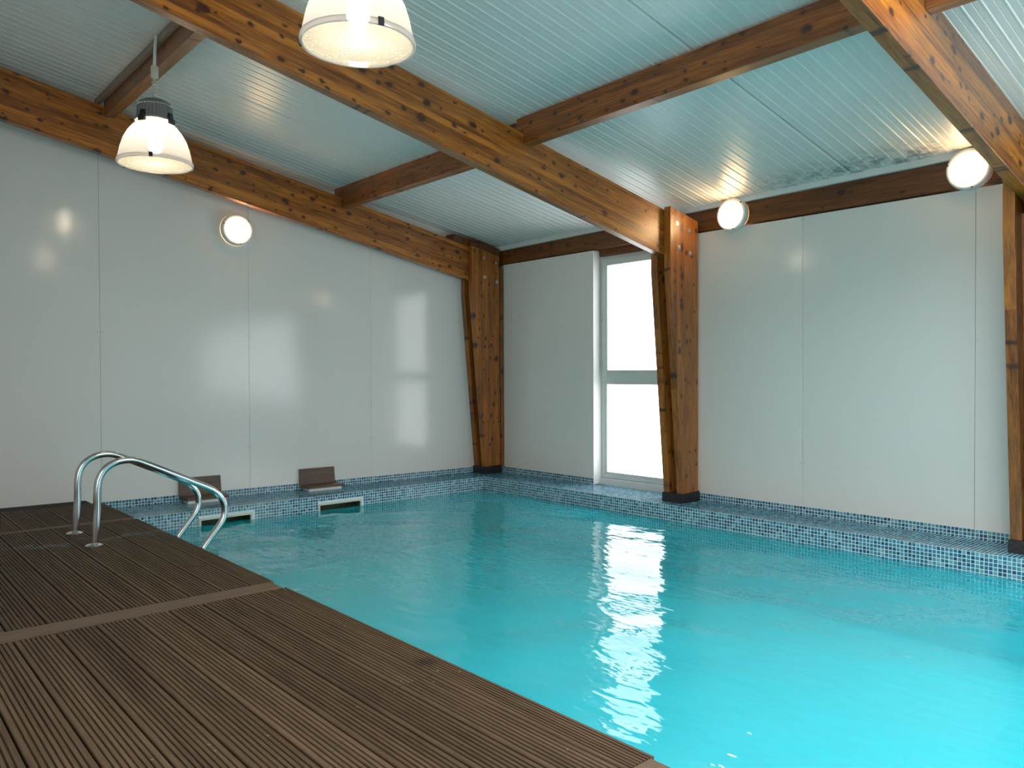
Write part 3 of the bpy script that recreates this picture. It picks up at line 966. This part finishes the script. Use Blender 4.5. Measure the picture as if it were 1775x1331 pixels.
# ------------------------------------------------------------------ trims
t = MB().hexa([(XW, 6.00, 2.495), (5.40, 6.00, 2.555), (5.40, 6.04, 2.555), (XW, 6.04, 2.495), (XW, 6.00, 2.553), (5.40, 6.00, 2.612), (5.40, 6.04, 2.612), (XW, 6.04, 2.553)])
t.build('trim_1', M_TRIM, org=(0, 6.0, 2.5), kind='structure', bevel=0.004)
t = MB().box(XW, 2.67, 1.715, 1.747, 3.30, 3.352)
t.build('trim_2', M_TRIMWOOD, org=(0, 1.73, 3.3), kind='structure', bevel=0.003)

# ------------------------------------------------------------------ timber frame
def rafter(x0, x1, bot, top, y0, y1, label):
    yc = y1
    mb = MB().prism_x([(y0, bot(0) - .19 * y0), (0, bot(0)), (y1, bot(y1)), (y1, top(y1)), (0, top(0)), (y0, top(0) - .19 * y0)], x0, x1)
    o = mb.build('rafter', M_RAFTER, org=((x0 + x1) / 2, y1, bot(y1)), bevel=0.004)
    return tag(o, label, 'rafter', 'sloping roof rafters')
rafter(-0.115, -0.040, lambda y: 2.116 + .195 * (5.612 - y), lambda y: 2.535 + .1957 * (5.467 - y), Y_FRONT + .05, 5.95, 'sloping orange-brown rafter running along the top of the left white wall')
rafter(2.670, 2.745, lambda y: 2.113 + .2063 * (5.44 - y), lambda y: 2.519 + .198 * (5.44 - y), Y_FRONT + .05, 5.93, 'sloping orange-brown rafter ending at the column right of the window')
rafter(5.455, 5.530, lambda y: 2.180 + .200 * (5.45 - y), lambda y: 2.604 + .2022 * (5.304 - y), Y_FRONT + .05, 5.93, 'sloping rafter in the upper right corner with a pale sheen on its side')

def purlin(x0, x1, y0, y1, z0, z1a, z1b, label, over=0.0):
    mb = MB().hexa([(x0, y0, z0), (x1, y0, z0 + (z1b - z1a)), (x1, y1, z0 + (z1b - z1a)), (x0, y1, z0),
                    (x0, y0, z1a), (x1, y0, z1b), (x1, y1, z1b - .016), (x0, y1, z1a - .016)])
    if over:      # the upper half is notched over the rafter on its left
        mb.hexa([(x0 - over, y0, z1a - .105), (x0, y0, z1a - .105), (x0, y1, z1a - .105), (x0 - over, y1, z1a - .105), (x0 - over, y0, z1a), (x0, y0, z1a), (x0, y1, z1a - .016), (x0 - over, y1, z1a - .016)])
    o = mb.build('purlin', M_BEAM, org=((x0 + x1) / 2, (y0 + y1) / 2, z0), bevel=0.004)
    return tag(o, label, 'purlin', 'purlins between the rafters')
purlin(-0.040, 2.670, 1.748, 1.833, 3.182, 3.350, 3.350, 'short purlin at upper left behind the hanging pendant cable')
purlin(-0.040, 2.670, 3.940, 4.022, 2.730, 2.943, 2.943, 'purlin between the left wall rafter and the middle rafter', .15)
purlin(2.745, 5.455, 1.748, 1.833, 3.182, 3.350, 3.392, 'purlin overhead from which the larger pendant lamp hangs')
purlin(2.745, 5.455, 3.892, 3.990, 2.745, 2.945, 2.985, 'long dark purlin from the middle rafter to the right rafter', .07)
purlin(5.530, 8.240, 3.950, 4.040, 2.775, 2.985, 2.985, 'purlin end at the top right beyond the pale-sheened rafter')

eb = MB().hexa([(XW, 6.036, 2.338), (5.40, 6.036, 2.345), (5.40, 6.12, 2.345), (XW, 6.12, 2.338), (XW, 6.036, 2.50), (5.40, 6.036, 2.56), (5.40, 6.12, 2.56), (XW, 6.12, 2.50)])
eb.hexa([(5.60, 6.036, 2.345), (X_END, 6.036, 2.345), (X_END, 6.12, 2.345), (5.60, 6.12, 2.345), (5.60, 6.036, 2.62), (X_END, 6.036, 2.62), (X_END, 6.12, 2.62), (5.60, 6.12, 2.62)])
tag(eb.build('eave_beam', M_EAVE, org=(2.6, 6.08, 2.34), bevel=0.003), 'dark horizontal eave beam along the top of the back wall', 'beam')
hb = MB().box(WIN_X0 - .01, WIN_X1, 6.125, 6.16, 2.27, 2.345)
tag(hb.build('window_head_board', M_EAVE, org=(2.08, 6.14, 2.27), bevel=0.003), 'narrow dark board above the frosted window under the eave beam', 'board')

def plank_prof(zb, ztf, ztr):
    return [(5.757, zb), (5.985, zb), (5.985, ztr), (5.575, ztf), (5.573, 1.95)]
def column(dx, label, bolts):
    t = thing('timber_column', (2.7075 + dx, 5.87, Z_LEDGE), label, 'column', 'timber columns along the back wall')
    for x0, x1 in ((2.600, 2.668), (2.747, 2.815)):
        MB().prism_x(plank_prof(-0.05, 2.512, 2.425), x0 + dx, x1 + dx).build('plank', M_COLUMN, t, bevel=0.003)
    MB().prism_x([(5.84, -0.05), (5.985, -0.05), (5.985, 2.0), (5.70, 2.05)], 2.669 + dx, 2.746 + dx).build('filler_plank', M_COLUMN, t)
    MB().hexa([(2.592 + dx, 5.735, Z_LEDGE), (2.826 + dx, 5.735, Z_LEDGE), (2.826 + dx, 6.0, Z_LEDGE), (2.592 + dx, 6.0, Z_LEDGE),
               (2.594 + dx, 5.740, -0.042), (2.824 + dx, 5.740, -0.042), (2.824 + dx, 5.998, -0.036), (2.594 + dx, 5.998, -0.036)]).build('foot', M_BITUMEN, t, bevel=0.006)
    for (y, z) in bolts:
        bm = MB().lathe([(0.021, 0.0), (0.021, 0.003), (0.012, 0.003), (0.012, 0.010), (0.0001, 0.011)], (2.815 + dx, y, z), 'X', 12)
        bm.build('bolt', M_BOLT, t, smooth_on=True)
    return t
column(-2.785, 'brown timber column standing in the corner of the pool ledge', [(5.755, 2.39), (5.93, 2.345), (5.755, 2.165), (5.94, 2.123)])
column(0.0, 'brown timber column standing right of the frosted window', [(5.671, 2.371), (5.854, 2.324), (5.698, 2.161), (5.863, 2.123)])
column(2.785, 'brown timber column cut by the right edge of the photo', [(5.671, 2.371), (5.854, 2.324), (5.698, 2.161), (5.863, 2.123)])
cp = MB().box(0.0, 0.038, 5.988, 6.033, Z_SK, 2.29)
tag(cp.build('corner_post', M_COLUMN, org=(0.02, 6.01, Z_SK), bevel=0.003), 'thin orange wood strip behind the corner column', 'post')
pk = MB().hexa([(-0.19, 5.36, 2.562), (-0.045, 5.36, 2.562), (-0.045, 5.56, 2.525), (-0.19, 5.56, 2.525), (-0.19, 5.36, 2.635), (-0.045, 5.36, 2.635), (-0.045, 5.56, 2.60), (-0.19, 5.56, 2.60)])
pk.hexa([(-0.115, 5.56, 2.515), (0.02, 5.56, 2.515), (0.02, 6.0, 2.43), (-0.115, 6.0, 2.43), (-0.115, 5.56, 2.60), (0.02, 5.56, 2.60), (0.02, 6.0, 2.51), (-0.115, 6.0, 2.51)])
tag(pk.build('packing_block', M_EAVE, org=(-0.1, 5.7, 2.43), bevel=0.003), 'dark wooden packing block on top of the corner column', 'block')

# ------------------------------------------------------------------ pendant lamps
def pendant(x, y, zr, z_gland, z_top, yaw, label):
    t = thing('pendant_lamp', (x, y, zr), label, 'lamp', 'industrial pendant lamps')
    zn = zr + 0.285              # neck of the shade
    prof = [(0.122, zn + .012), (0.122, zn - .02), (0.140, zn - .035), (0.171, zn - .075), (0.198, zn - .125), (0.216, zn - .18), (0.228, zn - .235), (0.233, zr + .016)]
    MB().lathe(prof, (x, y, 0), 'Z', 72, flute=0.004).build('shade', M_SHADE, t, smooth_on=True)
    MB().lathe([(0.229, zr + .018), (0.240, zr + .018), (0.242, zr + .006), (0.240, zr - .006), (0.229, zr - .006), (0.229, zr + .018)], (x, y, 0), 'Z', 72).build('rim', M_SHADE, t, smooth_on=True)
    MB().lathe([(0.0001, zr + .002), (0.230, zr + .002)], (x, y, 0), 'Z', 48).build('glass_disc', M_SEEDED, t)
    h = MB().lathe([(0.0001, zn + .145), (0.075, zn + .142), (0.098, zn + .128), (0.108, zn + .105)], (x, y, 0), 'Z', 64)
    h.lathe([(0.108, zn + .105), (0.112, zn + .09), (0.117, zn + .013)], (x, y, 0), 'Z', 64, flute=-0.045)
    h.lathe([(0.117, zn + .013), (0.126, zn + .012), (0.126, zn + .0), (0.119, zn + .0)], (x, y, 0), 'Z', 64)
    h.build('housing', M_GREYMETAL, t, smooth_on=True)
    for k in range(4):
        a = yaw + k * math.pi / 2
        ca, sa = math.cos(a), math.sin(a)
        def P(r, s_, z): return (x + r * ca - s_ * sa, y + r * sa + s_ * ca, z)
        c = MB()
        c.hexa([P(.112, -.024, zn - .026), P(.140, -.024, zn - .026), P(.140, .024, zn - .026), P(.112, .024, zn - .026), P(.112, -.022, zn + .012), P(.138, -.022, zn + .012), P(.138, .022, zn + .012), P(.112, .022, zn + .012)])
        c.hexa([P(.112, -.018, zn + .012), P(.132, -.018, zn + .012), P(.132, .018, zn + .012), P(.112, .018, zn + .012), P(.112, -.015, zn + .050), P(.126, -.015, zn + .050), P(.126, .015, zn + .050), P(.112, .015, zn + .050)])
        c.build('clip', M_BLACK, t, bevel=0.002)
    for k in range(3):
        a = yaw + 0.55 + k * 2 * math.pi / 3
        ca, sa = math.cos(a), math.sin(a)
        c = MB()
        c.hexa([P2 for P2 in [(x + r * ca - s_ * sa, y + r * sa + s_ * ca, z) for r, s_, z in ((.236, -.012, zr - .009), (.247, -.012, zr - .009), (.247, .012, zr - .009), (.236, .012, zr - .009), (.232, -.012, zr + .024), (.245, -.012, zr + .024), (.245, .012, zr + .024), (.232, .012, zr + .024))]])
        c.build('rim_clip', M_BLACK, t, bevel=0.002)
    # lamp: neck, then a clear-envelope discharge tube
    MB().lathe([(0.0001, zr + .075), (0.030, zr + .082), (0.048, zr + .110), (0.050, zr + .16), (0.036, zr + .225), (0.022, zr + .265), (0.022, zr + .30)], (x, y, 0), 'Z', 24).build('bulb', M_BULB, t, smooth_on=True)
    # coiled cable, cord grip, conduit
    z0, z1 = zn + .143, z_gland - .03
    pts = []
    turns = max(6, int((z1 - z0 - .03) / 0.016))
    for i in range(turns * 10 + 1):
        u = i / (turns * 10)
        a = 2 * math.pi * turns * u
        r = 0.014 * min(1, 8 * u, 8 * (1 - u))
        pts.append((x + r * math.cos(a), y + r * math.sin(a), z0 + (z1 - z0) * u))
    MB().tube(pts, 0.0046, 6).build('coiled_cable', M_CREAM, t, smooth_on=True)
    MB().lathe([(0.008, z_gland - .034), (0.022, z_gland - .030), (0.024, z_gland - .02), (0.024, z_gland + .045), (0.020, z_gland + .052), (0.010, z_gland + .053)], (x, y, 0), 'Z', 20, cap0=True, cap1=True).build('cord_grip', M_CREAM, t, smooth_on=True)
    MB().tube([(x, y, z_gland + .05), (x, y + .004, z_gland + .15), (x, y + .012, z_top)], 0.011, 12).build('conduit', M_WHITE, t, smooth_on=True)
    return t
pendant(1.452, 1.695, 2.474, 3.085, 3.345, math.radians(-55), 'bell-shaped glass pendant lamp hanging whole from its coiled cable at upper left')
pendant(4.122, 1.700, 2.437, 3.085, 3.36, math.radians(-40), 'bell-shaped glass pendant lamp cut off by the top edge of the photo')

# ------------------------------------------------------------------ round bulkhead lamps
def bulkhead(name, c, axis, sgn, R, label, dome=0.03):
    t = thing(name, c, label, 'lamp', 'round bulkhead wall lamps')
    d = 0.075
    prof = [(R * .96, 0.0), (R, 0.010), (R, 0.045), (R * .97, 0.062), (R * .90, 0.068), (R * .81, 0.066), (R * .81, 0.05)]
    MB().lathe([(r, h * sgn) for r, h in prof], c, axis, 48).build('body_ring', M_WHITE, t, smooth_on=True)
    gl = [(R * .81, 0.060), (R * .79, 0.074), (R * .73, 0.074 + dome * .35), (R * .55, 0.074 + dome * .7), (R * .3, 0.074 + dome * .92), (0.0001, 0.074 + dome)]
    MB().lathe([(r, h * sgn) for r, h in gl], c, axis, 48).build('glass_dome', M_LAMPGLASS, t, smooth_on=True)
    for k in range(3):
        a = math.radians(-90 + 120 * k) + .2
        rr = R * .935
        if axis == 'X': p = (c[0] + .066 * sgn, c[1] + rr * math.cos(a), c[2] + rr * math.sin(a))
        else: p = (c[0] + rr * math.cos(a), c[1] + .066 * sgn, c[2] + rr * math.sin(a))
        MB().lathe([(0.006, 0.0), (0.006, 0.004 * sgn), (0.0001, 0.005 * sgn)], p, axis, 8).build('screw', M_BLACK, t)
    return t
bulkhead('bulkhead_lamp', (-0.333, 2.963, 2.428), 'X', 1, 0.148, 'round lit lamp on the left white wall below the rafter', .03).rotation_euler = (0, 0, -WK)
bulkhead('bulkhead_lamp', (3.165, 6.034, 2.437), 'Y', -1, 0.145, 'round lit lamp on the eave beam next to the middle column')
bulkhead('bulkhead_lamp', (5.055, 6.034, 2.460), 'Y', -1, 0.145, 'round lit lamp on the eave beam under the right rafter')

# ------------------------------------------------------------------ pool ladder
prof = [(1.219, 0.0), (1.228, 0.10), (1.238, 0.22), (1.240, 0.34), (1.250, 0.405), (1.272, 0.450), (1.305, 0.482), (1.352, 0.505), (1.405, 0.513), (1.455, 0.508), (1.510, 0.487), (1.664, 0.413), (1.812, 0.340), (1.900, 0.297), (1.950, 0.268), (1.990, 0.228), (2.015, 0.185), (2.025, 0.140), (2.022, 0.095), (2.005, 0.050), (1.960, -0.010), (1.905, -0.080), (1.872, -0.130), (1.862, -0.20), (1.860, -0.40), (1.860, -0.78)]
def catmull(p, n=5):
    out = []
    for i in range(len(p) - 1):
        p0, p1, p2, p3 = p[max(i - 1, 0)], p[i], p[i + 1], p[min(i + 2, len(p) - 1)]
        for k in range(n):
            t_ = k / n
            out.append(tuple(0.5 * ((2 * b) + (-a + c) * t_ + (2 * a - 5 * b + 4 * c - d) * t_ ** 2 + (-a + 3 * b - 3 * c + d) * t_ ** 3) for a, b, c, d in zip(p0, p1, p2, p3)))
    out.append(p[-1])
    return out
lad = thing('pool_ladder', (1.518, 1.22, 0.0), 'stainless steel pool ladder with two curved handrails bolted to the deck', 'ladder')
for x in (1.271, 1.765):
    r_ = MB().tube([(x, y, z) for y, z in catmull(prof)], 0.0215, 20).build('handrail', M_STEEL, lad, smooth_on=True)
    MB().lathe([(0.0001, 0.0), (0.050, 0.0), (0.050, 0.004), (0.042, 0.010), (0.026, 0.014), (0.022, 0.020)], (x, 1.219, 0.0015), 'Z', 32).build('flange', M_STEEL, r_, smooth_on=True)
for z in (-0.36, -0.52, -0.68):
    MB().box(1.29, 1.746, 1.835, 1.905, z - .012, z + .012).build('tread', M_STEEL, lad, bevel=0.004)

# ------------------------------------------------------------------ skimmers and their wooden covers on the left ledge
def skimmer(y0, y1, label):
    t = thing('skimmer', (XP, (y0 + y1) / 2, SK_Z0), label, 'skimmer', 'pool skimmers in the left pool wall')
    f = MB()
    w = 0.018
    def bx(ya, yb_, za, zb): f.box(XP - .01, XP + .008, ya, yb_, za, zb)
    bx(y0, y1, SK_Z1 - w, SK_Z1); bx(y0, y1, SK_Z0, SK_Z0 + w)
    bx(y0, y0 + w, SK_Z0 + w, SK_Z1 - w); bx(y1 - w, y1, SK_Z0 + w, SK_Z1 - w)
    f.build('frame', M_SKIMFRAME, t, bevel=0.002)
    i = MB()
    xa, xb = XP - .20, XP - .004
    ya, yb_, za, zb = y0 + .01, y1 - .01, SK_Z0 + .01, SK_Z1 - .01
    quad(i, (xa, ya, za), (xa, yb_, za), (xa, yb_, zb), (xa, ya, zb))
    quad(i, (xa, ya, zb), (xa, yb_, zb), (xb, yb_, zb), (xb, ya, zb))
    quad(i, (xa, ya, za), (xb, ya, za), (xb, yb_, za), (xa, yb_, za))
    quad(i, (xa, ya, za), (xa, ya, zb), (xb, ya, zb), (xb, ya, za))
    quad(i, (xa, yb_, za), (xb, yb_, za), (xb, yb_, zb), (xa, yb_, zb))
    i.build('throat', M_SKIMIN, t)
    MB().box(XP - .05, XP - .04, y0 + .05, y1 - .05, SK_Z0 + .012, -0.285).build('weir_flap', M_SKIMFRAME, t, bevel=0.002)
    return t
skimmer(*SKIMMERS[0], 'ivory-framed skimmer opening seen behind the ladder handrails')
skimmer(*SKIMMERS[1], 'ivory-framed skimmer opening nearer the corner, clear of the ladder')

def cover(y0, L, label, ztop):
    x0 = xw(y0) + .003
    t = thing('skimmer_cover', (x0, y0, Z_LEDGE), label, 'cover', 'wood-grain covers on the left ledge')
    MB().hexa([(x0 + .005, y0, -0.075), (x0 + .027, y0, -0.075), (x0 + .027, y0 + L, -0.075), (x0 + .005, y0 + L, -0.075),
               (x0 + .003, y0, ztop), (x0 + .021, y0, ztop), (x0 + .021, y0 + L - .008, ztop), (x0 + .003, y0 + L - .008, ztop)]).build('back_board', M_LAMWOOD, t, bevel=0.002)
    MB().hexa([(x0 + .027, y0 + .005, -0.098), (x0 + .198, y0 + .02, -0.098), (x0 + .198, y0 + L + .015, -0.098), (x0 + .027, y0 + L + .02, -0.098),
               (x0 + .027, y0 + .005, -0.074), (x0 + .198, y0 + .02, -0.074), (x0 + .198, y0 + L + .015, -0.074), (x0 + .027, y0 + L + .02, -0.074)]).build('base_board', M_LAMWOOD, t, bevel=0.002)
    MB().box(x0 + .027, x0 + .185, y0 + .03, y0 + L - .005, Z_LEDGE + .002, -0.099).build('white_plinth', M_WHITE, t, bevel=0.002)
    t.rotation_euler = (0, 0, -WK)
    return t
cover(2.420, 0.382, 'L-shaped wood-grain cover on the ledge seen behind the ladder handrails', 0.094)
cover(3.577, 0.386, 'L-shaped wood-grain cover on the ledge nearer the corner column', 0.086)
